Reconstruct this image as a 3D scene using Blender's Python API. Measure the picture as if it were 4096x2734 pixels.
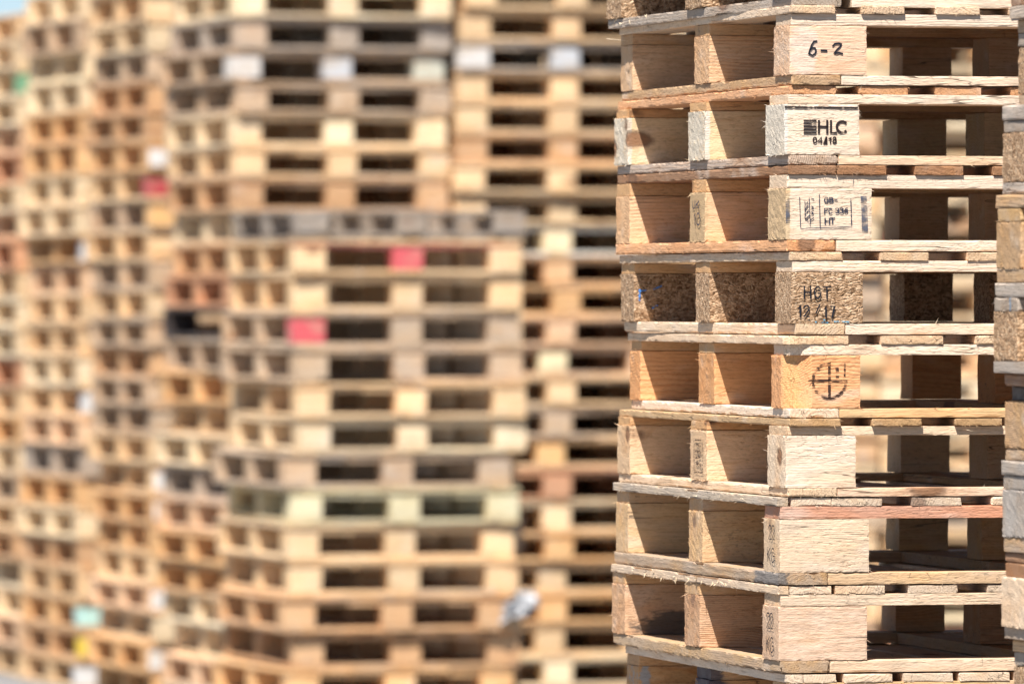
import bpy, math, random
from mathutils import Vector, Matrix, noise

for o in list(bpy.data.objects):
    bpy.data.objects.remove(o, do_unlink=True)
scene = bpy.context.scene
C = scene.collection
rad = math.radians

# ------------------------------------------------------------------ camera
FPX = 30926.0                 # focal length in pixels of the 4096 px wide photograph
CAM_H = 2.01
PITCH = math.atan(177.0 / FPX)
cam = bpy.data.cameras.new("camera")
cam.sensor_width = 36.0
cam.lens = FPX / 4096.0 * 36.0
cam.clip_start = 0.5
cam.clip_end = 3000.0
cam.dof.use_dof = True
cam.dof.focus_distance = 13.95
cam.dof.aperture_fstop = 6.8
cam.dof.aperture_blades = 0
camo = bpy.data.objects.new("camera", cam)
camo.location = (0, 0, CAM_H)
camo.rotation_euler = (math.pi / 2 - PITCH, 0, 0)
C.objects.link(camo)
scene.camera = camo

# ------------------------------------------------------------------ sky, sun, exposure
YAW = rad(13.6)
EX = Vector((math.cos(YAW), math.sin(YAW), 0))
EY = Vector((-math.sin(YAW), math.cos(YAW), 0))
TO_SUN = (-0.32 * EX - 0.50 * EY + Vector((0, 0, 1))).normalized()
world = bpy.data.worlds.new("World")
scene.world = world
world.use_nodes = True
wn = world.node_tree
wn.nodes.clear()
sky = wn.nodes.new("ShaderNodeTexSky")
sky.sky_type = 'NISHITA'
sky.sun_disc = False
sky.sun_elevation = math.asin(TO_SUN.z)
sky.sun_rotation = math.atan2(TO_SUN.x, TO_SUN.y)
sky.air_density = 0.6
sky.dust_density = 0.15
sky.ozone_density = 1.5
bg = wn.nodes.new("ShaderNodeBackground")
bg.inputs[1].default_value = 0.058
wo = wn.nodes.new("ShaderNodeOutputWorld")
wn.links.new(sky.outputs[0], bg.inputs[0])
wn.links.new(bg.outputs[0], wo.inputs[0])

sun = bpy.data.lights.new("sun", 'SUN')
sun.energy = 5.0
sun.angle = rad(0.53)
sun.color = (1.0, 0.958, 0.915)
suno = bpy.data.objects.new("sun", sun)
suno.rotation_euler = (-TO_SUN).to_track_quat('-Z', 'Y').to_euler()
suno.location = (-4, -6, 12)
C.objects.link(suno)

scene.render.engine = 'CYCLES'
scene.cycles.max_bounces = 12
scene.cycles.diffuse_bounces = 10
scene.cycles.use_denoising = True
scene.view_settings.view_transform = 'Standard'
scene.view_settings.look = 'None'
scene.view_settings.gamma = 1.0
scene.view_settings.use_curve_mapping = False
scene.view_settings.exposure = 1.03


def at_x(px, Y):
    """lateral position of photograph column px at distance Y"""
    return (px - 2048.0) / FPX * Y


def at_z(v, Y):
    up = (1367.0 - v) / FPX
    return CAM_H + Y * (-math.sin(PITCH) + up * math.cos(PITCH)) / (math.cos(PITCH) + up * math.sin(PITCH))


def row_of(z, Y):
    t = (z - CAM_H) / Y
    return 1367.0 - FPX * math.tan(math.atan(t) + PITCH)


def lin(c, k=0.80):
    f = lambda x: (x / 255.0 / 12.92) if x / 255.0 <= 0.04045 else ((x / 255.0 + 0.055) / 1.055) ** 2.4
    return tuple(f(v) * k for v in c)


# ------------------------------------------------------------------ materials
class NT:
    def __init__(self, name):
        self.m = bpy.data.materials.new(name)
        self.m.use_nodes = True
        self.t = self.m.node_tree
        self.t.nodes.clear()
        self.out = self.t.nodes.new("ShaderNodeOutputMaterial")

    def n(self, kind, **kw):
        nd = self.t.nodes.new(kind)
        for k, v in kw.items():
            setattr(nd, k, v)
        return nd

    def link(self, a, b):
        self.t.links.new(a, b)

    def put(self, sock, v):
        if isinstance(v, bpy.types.NodeSocket):
            self.link(v, sock)
        else:
            sock.default_value = v

    def math(self, op, a, b=0.0, c=0.0, clamp=False):
        nd = self.n("ShaderNodeMath", operation=op, use_clamp=clamp)
        self.put(nd.inputs[0], a); self.put(nd.inputs[1], b); self.put(nd.inputs[2], c)
        return nd.outputs[0]

    def vec(self, op, a, b=(0, 0, 0)):
        nd = self.n("ShaderNodeVectorMath", operation=op)
        self.put(nd.inputs[0], a); self.put(nd.inputs[1], b)
        return nd.outputs[1] if op in ('LENGTH', 'DISTANCE', 'DOT_PRODUCT') else nd.outputs[0]

    def mix(self, f, a, b, mode='MIX'):
        nd = self.n("ShaderNodeMix", data_type='RGBA', blend_type=mode)
        self.put(nd.inputs[0], f); self.put(nd.inputs[6], a); self.put(nd.inputs[7], b)
        return nd.outputs[2]

    def step(self, x, lo, hi):
        nd = self.n("ShaderNodeMapRange", interpolation_type='SMOOTHSTEP')
        self.put(nd.inputs[0], x)
        nd.inputs[1].default_value = lo; nd.inputs[2].default_value = hi
        return nd.outputs[0]

    def n_vec(self, x):
        nd = self.n("ShaderNodeCombineXYZ")
        for k in range(3):
            self.put(nd.inputs[k], x)
        return nd.outputs[0]

    def noise(self, v, scale=1.0, detail=2.0, rough=0.5, color=False):
        nd = self.n("ShaderNodeTexNoise")
        self.link(v, nd.inputs['Vector'])
        nd.inputs['Scale'].default_value = scale
        nd.inputs['Detail'].default_value = detail
        nd.inputs['Roughness'].default_value = rough
        return nd.outputs[1] if color else nd.outputs[0]

    def ramp(self, x, stops):
        nd = self.n("ShaderNodeValToRGB")
        el = nd.color_ramp.elements
        while len(el) < len(stops):
            el.new(0.5)
        for e, (p, c) in zip(el, stops):
            e.position = p
            e.color = (*c, 1) if len(c) == 3 else c
        self.put(nd.inputs[0], x)
        return nd.outputs[0]


def wood_base(T):
    """object-space coordinates, shifted by a different amount on every piece"""
    tc = T.n("ShaderNodeTexCoord")
    info = T.n("ShaderNodeObjectInfo")
    wnz = T.n("ShaderNodeTexWhiteNoise", noise_dimensions='1D')
    T.link(info.outputs['Random'], wnz.inputs['W'])
    R = wnz.outputs['Color']
    shift = T.vec('MULTIPLY', T.vec('SUBTRACT', R, (0.5, 0.5, 0.5)), (9.0, 0.16, 0.16))
    P = T.vec('ADD', tc.outputs['Object'], shift)
    big = T.vec('ADD', tc.outputs['Object'], T.vec('MULTIPLY', R, (17.0, 23.0, 31.0)))
    return tc, info, P, big


def attr(T, name):
    a = T.n("ShaderNodeAttribute", attribute_type='OBJECT', attribute_name=name)
    return a


def make_wood():
    T = NT("wood")
    tc, info, P, big = wood_base(T)
    base = info.outputs['Color']
    weather = info.outputs['Alpha']
    # knots
    vor = T.n("ShaderNodeTexVoronoi", feature='F1')
    T.link(T.vec('MULTIPLY', big, (4.2, 9.5, 9.5)), vor.inputs['Vector'])
    vor.inputs['Scale'].default_value = 1.0
    sepc = T.n("ShaderNodeSeparateColor"); T.link(vor.outputs['Color'], sepc.inputs[0])
    chosen = T.math('GREATER_THAN', sepc.outputs[0], 0.66)
    kn = T.math('ADD', vor.outputs['Distance'], T.math('MULTIPLY', T.noise(big, 90, 2), 0.06))
    knot = T.math('MULTIPLY', T.step(kn, 0.17, 0.125), chosen)
    knotring = T.math('MULTIPLY', T.step(kn, 0.23, 0.15), chosen)
    halo = T.math('MULTIPLY', T.step(vor.outputs['Distance'], 0.5, 0.08), chosen)
    # growth rings round a pith line along local X
    nz = T.noise(T.vec('MULTIPLY', big, (1.7, 7.0, 7.0)), 1.0, 2.0, 0.5, color=True)
    wob = T.vec('MULTIPLY', T.vec('SUBTRACT', nz, (0.5, 0.5, 0.5)), (0.0, 0.036, 0.036))
    fig = attr(T, "figure").outputs['Fac']
    wob = T.vec('MULTIPLY', wob, T.vec('ADD', (1.0, 1.0, 1.0), T.n_vec(T.math('MULTIPLY', fig, 1.6))))
    yz = T.vec('MULTIPLY', T.vec('ADD', P, wob), (0.0, 1.0, 1.0))
    r = T.vec('LENGTH', yz)
    r = T.math('ADD', r, T.math('MULTIPLY', halo, 0.011))
    rw = T.math('ADD', T.math('MULTIPLY', info.outputs['Random'], 0.0042), 0.0036)
    q = T.math('ADD', T.math('DIVIDE', r, rw), T.math('MULTIPLY', T.noise(big, 14, 2), 1.2))
    fr = T.math('FRACT', q)
    late = T.math('MULTIPLY', T.step(fr, 0.25, 0.86), T.step(fr, 1.0, 0.90))
    amp = T.noise(T.vec('MULTIPLY', big, (1.5, 18, 18)), 1.0, 1.0)
    late = T.math('MULTIPLY', late, T.step(amp, 0.25, 0.7))
    own = T.math('FRACT', T.math('MULTIPLY', info.outputs['Random'], 37.0))
    late = T.math('MULTIPLY', late, T.math('ADD', 0.25, T.math('MULTIPLY', own, 1.0)))
    fibre = T.noise(T.vec('MULTIPLY', big, (16, 420, 420)), 1.0, 3.0, 0.65)
    fuzz = T.noise(T.vec('MULTIPLY', big, (95, 310, 310)), 1.0, 3.0, 0.6)
    blot = T.noise(T.vec('MULTIPLY', big, (5, 16, 16)), 1.0, 3.0, 0.55)
    blot2 = T.noise(T.vec('MULTIPLY', big, (9, 21, 21)), 1.0, 2.0, 0.5)
    col = T.mix(T.math('MULTIPLY', late, T.math('ADD', 0.38, T.math('MULTIPLY', fig, 0.34))), base, T.mix(1.0, base, (0.78, 0.58, 0.42, 1), 'MULTIPLY'))
    col = T.mix(T.math('MULTIPLY', T.step(blot, 0.45, 0.75), 0.55), col, T.mix(1.0, col, (1.0, 0.84, 0.66, 1), 'MULTIPLY'))
    col = T.mix(T.math('MULTIPLY', T.step(blot2, 0.55, 0.8), 0.4), col, (0.72, 0.63, 0.53, 1))
    # one stain of its own on chosen pieces
    sp_pos = attr(T, "stain_pos"); sp_col = attr(T, "stain_colour"); sp_rad = attr(T, "stain_reach")
    d = T.vec('LENGTH', T.vec('DIVIDE', T.vec('SUBTRACT', tc.outputs['Object'], sp_pos.outputs['Vector']),
                              T.vec('MAXIMUM', sp_rad.outputs['Vector'], (1e-5, 1e-5, 1e-5))))
    d = T.math('ADD', d, T.math('MULTIPLY', T.math('SUBTRACT', T.noise(T.vec('MULTIPLY', big, (30, 90, 90)), 1.0, 3.0, 0.6), 0.5), 1.3))
    col = T.mix(T.math('MULTIPLY', T.step(d, 1.1, 0.75), 0.86), col, sp_col.outputs['Color'])
    fr2 = T.ramp(fibre, [(0.30, (0.72, 0.68, 0.63)), (0.5, (0.98, 0.98, 0.98)), (0.70, (1.07, 1.07, 1.09))])
    own2 = T.math('FRACT', T.math('MULTIPLY', info.outputs['Random'], 91.0))
    col = T.mix(T.math('ADD', 0.40, T.math('MULTIPLY', own2, 0.5)), col, fr2, 'MULTIPLY')
    # drying cracks along the grain
    ck = T.math('ABSOLUTE', T.math('SUBTRACT', T.noise(T.vec('MULTIPLY', big, (2.2, 46, 46)), 1.0, 2.0, 0.5), 0.5))
    ckp = T.step(T.noise(T.vec('MULTIPLY', big, (3.5, 12, 12)), 1.0, 1.0), 0.56, 0.64)
    crack = T.math('MULTIPLY', T.step(ck, 0.010, 0.003), ckp)
    col = T.mix(T.math('MULTIPLY', crack, 0.75), col, (0.10, 0.06, 0.035, 1))
    # saw fuzz
    fz = T.ramp(fuzz, [(0.32, (0.76, 0.73, 0.69)), (0.48, (1.0, 1.0, 1.0)), (0.7, (1.07, 1.07, 1.09))])
    col = T.mix(T.math('SUBTRACT', 0.85, T.math('MULTIPLY', own2, 0.5)), col, fz, 'MULTIPLY')
    # torn flecks left by the saw
    fkp = T.step(T.noise(T.vec('MULTIPLY', big, (4, 13, 13)), 1.0, 2.0), 0.42, 0.66)
    fk = T.math('MULTIPLY', T.step(T.noise(T.vec('MULTIPLY', big, (70, 300, 300)), 1.0, 2.0, 0.55), 0.54, 0.68), fkp)
    col = T.mix(T.math('MULTIPLY', fk, 0.42), col, T.mix(1.0, col, (0.66, 0.52, 0.40, 1), 'MULTIPLY'))
    # end grain
    nrm = T.n("ShaderNodeSeparateXYZ"); T.link(tc.outputs['Normal'], nrm.inputs[0])
    end = T.step(T.math('ABSOLUTE', nrm.outputs[0]), 0.6, 0.85)
    col = T.mix(end, col, T.mix(1.0, col, (0.90, 0.86, 0.80, 1), 'MULTIPLY'))
    # knots
    col = T.mix(T.math('MULTIPLY', halo, 0.35), col, T.mix(1.0, col, (0.92, 0.70, 0.48, 1), 'MULTIPLY'))
    col = T.mix(T.math('MULTIPLY', knotring, 0.8), col, (0.13, 0.062, 0.03, 1))
    col = T.mix(T.math('MULTIPLY', knot, 0.7), col, (0.27, 0.13, 0.06, 1))
    # weathering: silver grey film, then dark mould specks
    wnoise = T.noise(T.vec('MULTIPLY', big, (6, 22, 22)), 1.0, 4.0, 0.6)
    wf = T.math('MULTIPLY', T.step(wnoise, 0.30, 0.62), weather, clamp=True)
    col = T.mix(wf, col, T.mix(fibre, (0.21, 0.185, 0.16, 1), (0.46, 0.41, 0.36, 1)))
    sp = T.noise(T.vec('MULTIPLY', big, (90, 190, 190)), 1.0, 2.0, 0.6)
    patch = T.noise(T.vec('MULTIPLY', big, (7, 15, 15)), 1.0, 2.0, 0.5)
    speck = T.math('MULTIPLY', T.step(sp, 0.58, 0.68), T.step(patch, 0.52, 0.66))
    speck = T.math('MULTIPLY', speck, T.math('ADD', T.math('MULTIPLY', weather, 0.7), 0.22), clamp=True)
    col = T.mix(speck, col, (0.055, 0.048, 0.042, 1))
    b = T.n("ShaderNodeBsdfPrincipled")
    T.link(col, b.inputs['Base Color'])
    b.inputs['Roughness'].default_value = 0.82
    b.inputs['Specular IOR Level'].default_value = 0.22
    h = T.math('ADD', T.math('MULTIPLY', fibre, T.math('ADD', 0.15, T.math('MULTIPLY', own2, 0.5))), T.math('MULTIPLY', fuzz, T.math('SUBTRACT', 0.95, T.math('MULTIPLY', own2, 0.5))))
    h = T.math('ADD', h, T.math('SUBTRACT', T.math('MULTIPLY', late, 0.25), T.math('MULTIPLY', fk, 0.45)))
    h = T.math('SUBTRACT', h, T.math('ADD', T.math('MULTIPLY', knotring, 0.6), T.math('MULTIPLY', crack, 0.8)))
    bump = T.n("ShaderNodeBump")
    bump.inputs['Strength'].default_value = 0.75
    bump.inputs['Distance'].default_value = 0.0022
    T.link(h, bump.inputs['Height'])
    T.link(bump.outputs[0], b.inputs['Normal'])
    T.link(b.outputs[0], T.out.inputs[0])
    return T.m


def make_chipboard():
    T = NT("chipboard")
    tc, info, P, big = wood_base(T)
    nz = T.vec('MULTIPLY', T.vec('SUBTRACT', T.noise(big, 40, 2, 0.5, color=True), (0.5, 0.5, 0.5)), (0.02, 0.02, 0.02))
    p = T.vec('ADD', big, nz)
    cols, hs = [], []
    for sc_ in ((110, 330, 330), (230, 420, 150), (420, 160, 420)):
        v = T.n("ShaderNodeTexVoronoi", feature='F1')
        T.link(T.vec('MULTIPLY', p, sc_), v.inputs['Vector'])
        v.inputs['Scale'].default_value = 1.0
        s = T.n("ShaderNodeSeparateColor"); T.link(v.outputs['Color'], s.inputs[0])
        cols.append(s.outputs[0]); hs.append(v.outputs['Distance'])
    v = T.math('ADD', T.math('MULTIPLY', cols[0], 0.55), T.math('MULTIPLY', cols[1], 0.45))
    c = T.ramp(v, [(0.06, (0.15, 0.09, 0.05)), (0.30, (0.35, 0.235, 0.14)), (0.58, (0.56, 0.40, 0.26)), (0.92, (0.80, 0.63, 0.45))])
    c = T.mix(T.step(cols[2], 0.9, 0.97), c, (0.78, 0.64, 0.46, 1))
    c = T.mix(T.math('MULTIPLY', T.step(T.noise(big, 25, 3), 0.5, 0.75), 0.4), c, (0.25, 0.18, 0.12, 1))
    c = T.mix(0.45, c, T.mix(1.0, c, info.outputs['Color'], 'MULTIPLY'))
    b = T.n("ShaderNodeBsdfPrincipled")
    T.link(c, b.inputs['Base Color'])
    b.inputs['Roughness'].default_value = 0.9
    b.inputs['Specular IOR Level'].default_value = 0.15
    bump = T.n("ShaderNodeBump")
    bump.inputs['Strength'].default_value = 0.9
    bump.inputs['Distance'].default_value = 0.003
    T.link(T.math('ADD', v, T.math('MULTIPLY', T.math('SUBTRACT', 1.0, hs[0]), 0.8)), bump.inputs['Height'])
    T.link(bump.outputs[0], b.inputs['Normal'])
    T.link(b.outputs[0], T.out.inputs[0])
    return T.m


def make_paint():
    T = NT("painted_wood")
    tc, info, P, big = wood_base(T)
    f = T.noise(T.vec('MULTIPLY', big, (12, 120, 120)), 1.0, 3.0, 0.6)
    g = T.noise(T.vec('MULTIPLY', big, (9, 22, 22)), 1.0, 4.0, 0.6)
    col = T.mix(T.math('MULTIPLY', T.step(g, 0.50, 0.66), 0.7), info.outputs['Color'], (0.45, 0.34, 0.22, 1))
    col = T.mix(0.5, col, T.ramp(f, [(0.3, (0.75, 0.75, 0.75)), (0.6, (1.05, 1.05, 1.05))]), 'MULTIPLY')
    b = T.n("ShaderNodeBsdfPrincipled")
    T.link(col, b.inputs['Base Color'])
    b.inputs['Roughness'].default_value = 0.6
    bump = T.n("ShaderNodeBump")
    bump.inputs['Strength'].default_value = 0.4
    bump.inputs['Distance'].default_value = 0.001
    T.link(f, bump.inputs['Height'])
    T.link(bump.outputs[0], b.inputs['Normal'])
    T.link(b.outputs[0], T.out.inputs[0])
    return T.m


def make_ink(name, colour, lo, hi, scale):
    """ink or scorch that misses the low spots of sawn wood"""
    T = NT(name)
    tc = T.n("ShaderNodeTexCoord")
    f = T.noise(T.vec('MULTIPLY', tc.outputs['Object'], scale), 1.0, 3.0, 0.65)
    m = T.step(f, lo, hi)
    d = T.n("ShaderNodeBsdfPrincipled")
    d.inputs['Base Color'].default_value = (*colour, 1)
    d.inputs['Roughness'].default_value = 0.75
    d.inputs['Specular IOR Level'].default_value = 0.2
    tr = T.n("ShaderNodeBsdfTransparent")
    mx = T.n("ShaderNodeMixShader")
    T.link(m, mx.inputs[0]); T.link(tr.outputs[0], mx.inputs[1]); T.link(d.outputs[0], mx.inputs[2])
    T.link(mx.outputs[0], T.out.inputs[0])
    return T.m


def plain(name, colour, rough=0.6, metal=0.0, nscale=30, namt=0.25, bump=0.0):
    T = NT(name)
    tc = T.n("ShaderNodeTexCoord")
    f = T.noise(tc.outputs['Object'], nscale, 4.0, 0.6)
    lo = tuple(c * (1 - namt) for c in colour); hi = tuple(min(1, c * (1 + namt)) for c in colour)
    b = T.n("ShaderNodeBsdfPrincipled")
    T.link(T.mix(f, (*lo, 1), (*hi, 1)), b.inputs['Base Color'])
    b.inputs['Roughness'].default_value = rough
    b.inputs['Metallic'].default_value = metal
    if bump:
        bp = T.n("ShaderNodeBump"); bp.inputs['Distance'].default_value = bump
        T.link(f, bp.inputs['Height']); T.link(bp.outputs[0], b.inputs['Normal'])
    T.link(b.outputs[0], T.out.inputs[0])
    return T.m


WOOD = make_wood()
CHIP = make_chipboard()
PAINT = make_paint()
INK_PEN = make_ink("marker_ink", (0.012, 0.014, 0.022), 0.10, 0.16, (60, 200, 200))
INK_BURN = make_ink("scorched_brand", (0.026, 0.017, 0.016), 0.30, 0.40, (90, 260, 260))
INK_STAMP = make_ink("stamped_ink", (0.040, 0.045, 0.070), 0.34, 0.44, (40, 300, 300))
INK_BROKEN = make_ink("broken_brand", (0.050, 0.026, 0.018), 0.46, 0.52, (24, 300, 300))
INK_SMEAR = make_ink("smeared_ink", (0.10, 0.105, 0.13), 0.30, 0.72, (60, 110, 110))
STEEL = plain("nail_steel", (0.16, 0.17, 0.19), 0.5, 0.7)
BLUE_NAIL = plain("blue_nail", (0.10, 0.17, 0.25), 0.5, 0.2)
SPLINTER = plain("splinter_wood", (0.74, 0.60, 0.41), 0.85, 0.0, 400, 0.2)
CONCRETE = plain("concrete", (0.19, 0.188, 0.186), 0.9, 0.0, 1.5, 0.18, 0.004)
FILM = plain("plastic_film", (0.44, 0.44, 0.44), 0.45, 0.0, 30, 0.12)

# ------------------------------------------------------------------ setting
gm = bpy.data.meshes.new("ground")
S = 600.0
gm.from_pydata([(-S, -S, 0), (S, -S, 0), (S, S, 0), (-S, S, 0)], [], [(0, 1, 2, 3)])
gm.materials.append(CONCRETE)
ground = bpy.data.objects.new("ground", gm)
ground["kind"] = "structure"
ground["label"] = "pale grey concrete yard under the pallet stacks"
C.objects.link(ground)


# ------------------------------------------------------------------ piece meshes
def axis_steps(L, cell, e):
    n = max(1, int(round((L - 2 * e) / cell)))
    return [-L / 2] + [-L / 2 + e + (L - 2 * e) * i / n for i in range(n + 1)] + [L / 2]


def piece_geo(L, W, H, cx, cy, cz, seed, amp=0.0005, edge=0.0014, warp=0.0, wane=0.0, chamfer=0.0, twist=0.0, rag=0.0):
    """A sawn length of timber along local X: faces on a grid, edges nibbled, optional bow, wane and a chamfered -X/-Y corner.
    rag makes the cut ends (the X faces) ragged."""
    rnd = random.Random(seed)
    off = Vector((rnd.uniform(-50, 50), rnd.uniform(-50, 50), rnd.uniform(-50, 50)))
    e = min(0.0035, L * .2, W * .2, H * .2)
    xs, ys, zs = axis_steps(L, cx, e), axis_steps(W, cy, e), axis_steps(H, cz, e)
    nx, ny, nz = len(xs) - 1, len(ys) - 1, len(zs) - 1
    V, F, idx = [], [], {}

    def vid(i, j, k):
        key = (i, j, k)
        if key in idx:
            return idx[key]
        x, y, z = xs[i], ys[j], zs[k]
        p = Vector((x, y, z))
        ext = (i in (0, nx)) + (j in (0, ny)) + (k in (0, nz))
        n1 = noise.noise_vector(Vector((x * 28, y * 70, z * 70)) + off)
        n2 = noise.noise_vector(Vector((x * 190, y * 230, z * 230)) + off)
        p += n1 * amp * 1.3 + n2 * amp * 0.5
        if ext >= 2:
            t = edge * (0.12 + 0.88 * rnd.random() ** 4)
            big = max(0.0, noise.noise(Vector((x * 11, y * 34, z * 34)) + off * 2) - 0.26) * wane * 1.5
            t += big
            if j in (0, ny):
                p.y -= math.copysign(t, y)
            if k in (0, nz):
                p.z -= math.copysign(t * 0.8, z)
            if i in (0, nx):
                p.x -= math.copysign(t * 0.6, x)
        if rag and i in (0, nx):
            p.x += math.copysign(rag * (rnd.random() - 0.45), x)
        if chamfer:
            sg = 1 if chamfer > 0 else -1
            s = (x + L / 2) + (W / 2 + y * sg)
            if s < abs(chamfer):
                q = (abs(chamfer) - s) / 2
                p.x += q; p.y += q * sg
        u = (x / L) * 2
        p.z += warp * (1 - u * u)
        p.y += warp * 0.6 * noise.noise(Vector((x * 2.2, 0, 0)) + off)
        p.z += twist * u * (y / W)
        idx[key] = len(V)
        V.append(p)
        return idx[key]

    for i in range(nx):
        for j in range(ny):
            F.append((vid(i, j, 0), vid(i, j + 1, 0), vid(i + 1, j + 1, 0), vid(i + 1, j, 0)))
            F.append((vid(i, j, nz), vid(i + 1, j, nz), vid(i + 1, j + 1, nz), vid(i, j + 1, nz)))
    for i in range(nx):
        for k in range(nz):
            F.append((vid(i, 0, k), vid(i + 1, 0, k), vid(i + 1, 0, k + 1), vid(i, 0, k + 1)))
            F.append((vid(i, ny, k), vid(i, ny, k + 1), vid(i + 1, ny, k + 1), vid(i + 1, ny, k)))
    for j in range(ny):
        for k in range(nz):
            F.append((vid(0, j, k), vid(0, j, k + 1), vid(0, j + 1, k + 1), vid(0, j + 1, k)))
            F.append((vid(nx, j, k), vid(nx, j + 1, k), vid(nx, j + 1, k + 1), vid(nx, j, k + 1)))
    return V, F


def spike(V, F, p, d, length, w):
    """one sliver of wood standing off the surface"""
    d = d.normalized()
    s = d.orthogonal().normalized() * w
    t = d.cross(s).normalized() * w * 0.6
    b = len(V)
    tip = p + d * length
    p = p - d * 0.001
    V.extend([p + s, p - s * 0.5 + t, p - s * 0.5 - t, tip])
    F.extend([(b, b + 1, b + 3), (b + 1, b + 2, b + 3), (b + 2, b, b + 3)])


def fuzz_ends(V, F, L, W, H, rnd, n, ends=(-1, 1), lmin=0.0025, lmax=0.010):
    """torn fibres round the rim of a cut end"""
    for _ in range(n):
        sx = rnd.choice(ends)
        if rnd.random() < W / (W + H):
            y, z = rnd.uniform(-W / 2, W / 2), rnd.choice((-1, -1, 1)) * (H / 2 - 0.0008)
        else:
            y, z = rnd.choice((-1, -1, -1, 1)) * (W / 2 - 0.0008), rnd.uniform(-H / 2, H / 2)
        p = Vector((sx * (L / 2 - 0.0012), y, z))
        d = Vector((sx * rnd.uniform(0.3, 1.0), math.copysign(rnd.uniform(0, 0.5), y), rnd.uniform(-0.8, 0.3)))
        spike(V, F, p, d, rnd.uniform(lmin, lmax) * (0.5 + rnd.random() ** 2), rnd.uniform(0.0004, 0.0009))


def fuzz_long(V, F, L, W, H, rnd, n, lmin=0.003, lmax=0.012, sides=(-1,)):
    """slivers lifting along the long edges"""
    for _ in range(n):
        sy = rnd.choice(sides)
        z = rnd.choice((-1, 1)) * (H / 2 - 0.0006)
        x = rnd.uniform(-L / 2, L / 2)
        p = Vector((x, sy * (W / 2 - 0.0008), z))
        d = Vector((rnd.choice((-1, 1)) * rnd.uniform(0.4, 1.2), sy * rnd.uniform(0.2, 0.9), rnd.uniform(-0.6, 0.5)))
        spike(V, F, p, d, rnd.uniform(lmin, lmax), rnd.uniform(0.0004, 0.001))


def to_mesh(name, V, F, mat):
    me = bpy.data.meshes.new(name)
    me.from_pydata([tuple(v) for v in V], [], F)
    me.materials.append(mat)
    return me


def link(name, me, parent, loc=(0, 0, 0), rot=(0, 0, 0), col=None, weather=0.0):
    o = bpy.data.objects.new(name, me)
    C.objects.link(o)
    o.parent = parent
    o.location = loc
    o.rotation_euler = rot
    if col:
        o.color = (col[0], col[1], col[2], weather)
    return o


def thing(name, label, cat, loc, rotz=0.0, group=None):
    o = bpy.data.objects.new(name, None)
    o.empty_display_size = 0.1
    C.objects.link(o)
    o.location = loc
    o.rotation_euler = (0, 0, rotz)
    o["label"] = label
    o["category"] = cat
    if group:
        o["group"] = group
    return o


RND = random.Random(7)


def vary(c, rnd, a=0.10):
    k = 1 + rnd.uniform(-a, a)
    h = rnd.uniform(-a, a) * 0.35
    return (min(0.9, c[0] * k * (1 - h * 0.2)), min(0.9, c[1] * k * (1 + h * 0.4)), min(0.9, c[2] * k * (1 + h)))


# ------------------------------------------------------------------ lettering
def ell(cx, cy, rx, ry, a0=0, a1=360, n=18):
    return [(cx + rx * math.cos(rad(a0 + (a1 - a0) * i / n)), cy + ry * math.sin(rad(a0 + (a1 - a0) * i / n))) for i in range(n + 1)]


GLYPH = {
    'H': [[(0, 0), (0, 1)], [(1, 0), (1, 1)], [(0, .5), (1, .5)]],
    'L': [[(0, 0), (0, 1), (1, 1)]],
    'C': [ell(.55, .5, .5, .5, -48, -312)],
    'G': [ell(.5, .5, .5, .5, -48, -318) + [(1, .56), (.62, .56)]],
    'T': [[(0, 0), (1, 0)], [(.5, 0), (.5, 1)]],
    'B': [[(0, 0), (0, 1)], [(0, 0), (.6, .02), (.85, .22), (.6, .46), (0, .48)], [(.6, .46), (1, .72), (.65, 1), (0, 1)]],
    'F': [[(0, 1), (0, 0), (1, 0)], [(0, .48), (.8, .48)]],
    'K': [[(0, 0), (0, 1)], [(1, 0), (.05, .55)], [(.35, .42), (1, 1)]],
    'U': [[(0, 0), (0, .7)] + ell(.5, .7, .5, .3, 180, 0, 8) + [(1, 0)]],
    '0': [ell(.5, .5, .5, .5)],
    '1': [[(0, .25), (.7, 0), (.7, 1)]],
    '2': [[(0, .25)] + ell(.5, .28, .5, .28, 180, 380, 10) + [(0, 1), (1, 1)]],
    '3': [[(0, .1)] + ell(.45, .25, .5, .25, 230, 450, 8) + ell(.45, .75, .55, .25, 270, 500, 8)],
    '4': [[(.75, 1), (.75, 0), (0, .7), (1, .7)]],
    '6': [[(.85, .02), (.45, .1), (.08, .55)] + ell(.5, .7, .45, .3, 180, -180, 14)],
    '7': [[(0, 0), (1, 0), (.35, 1)]],
    '8': [ell(.5, .25, .4, .25), ell(.5, .74, .5, .26)],
    '/': [[(1, 0), (0, 1)]],
    '-': [[(0, .5), (1, .5)]],
}


def glyphs(text, boxes):
    out = []
    for ch, (x0, y0, x1, y1) in zip(text, boxes):
        for pl in GLYPH[ch]:
            out.append([(x0 + px * (x1 - x0), y0 + py * (y1 - y0)) for px, py in pl])
    return out


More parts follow.
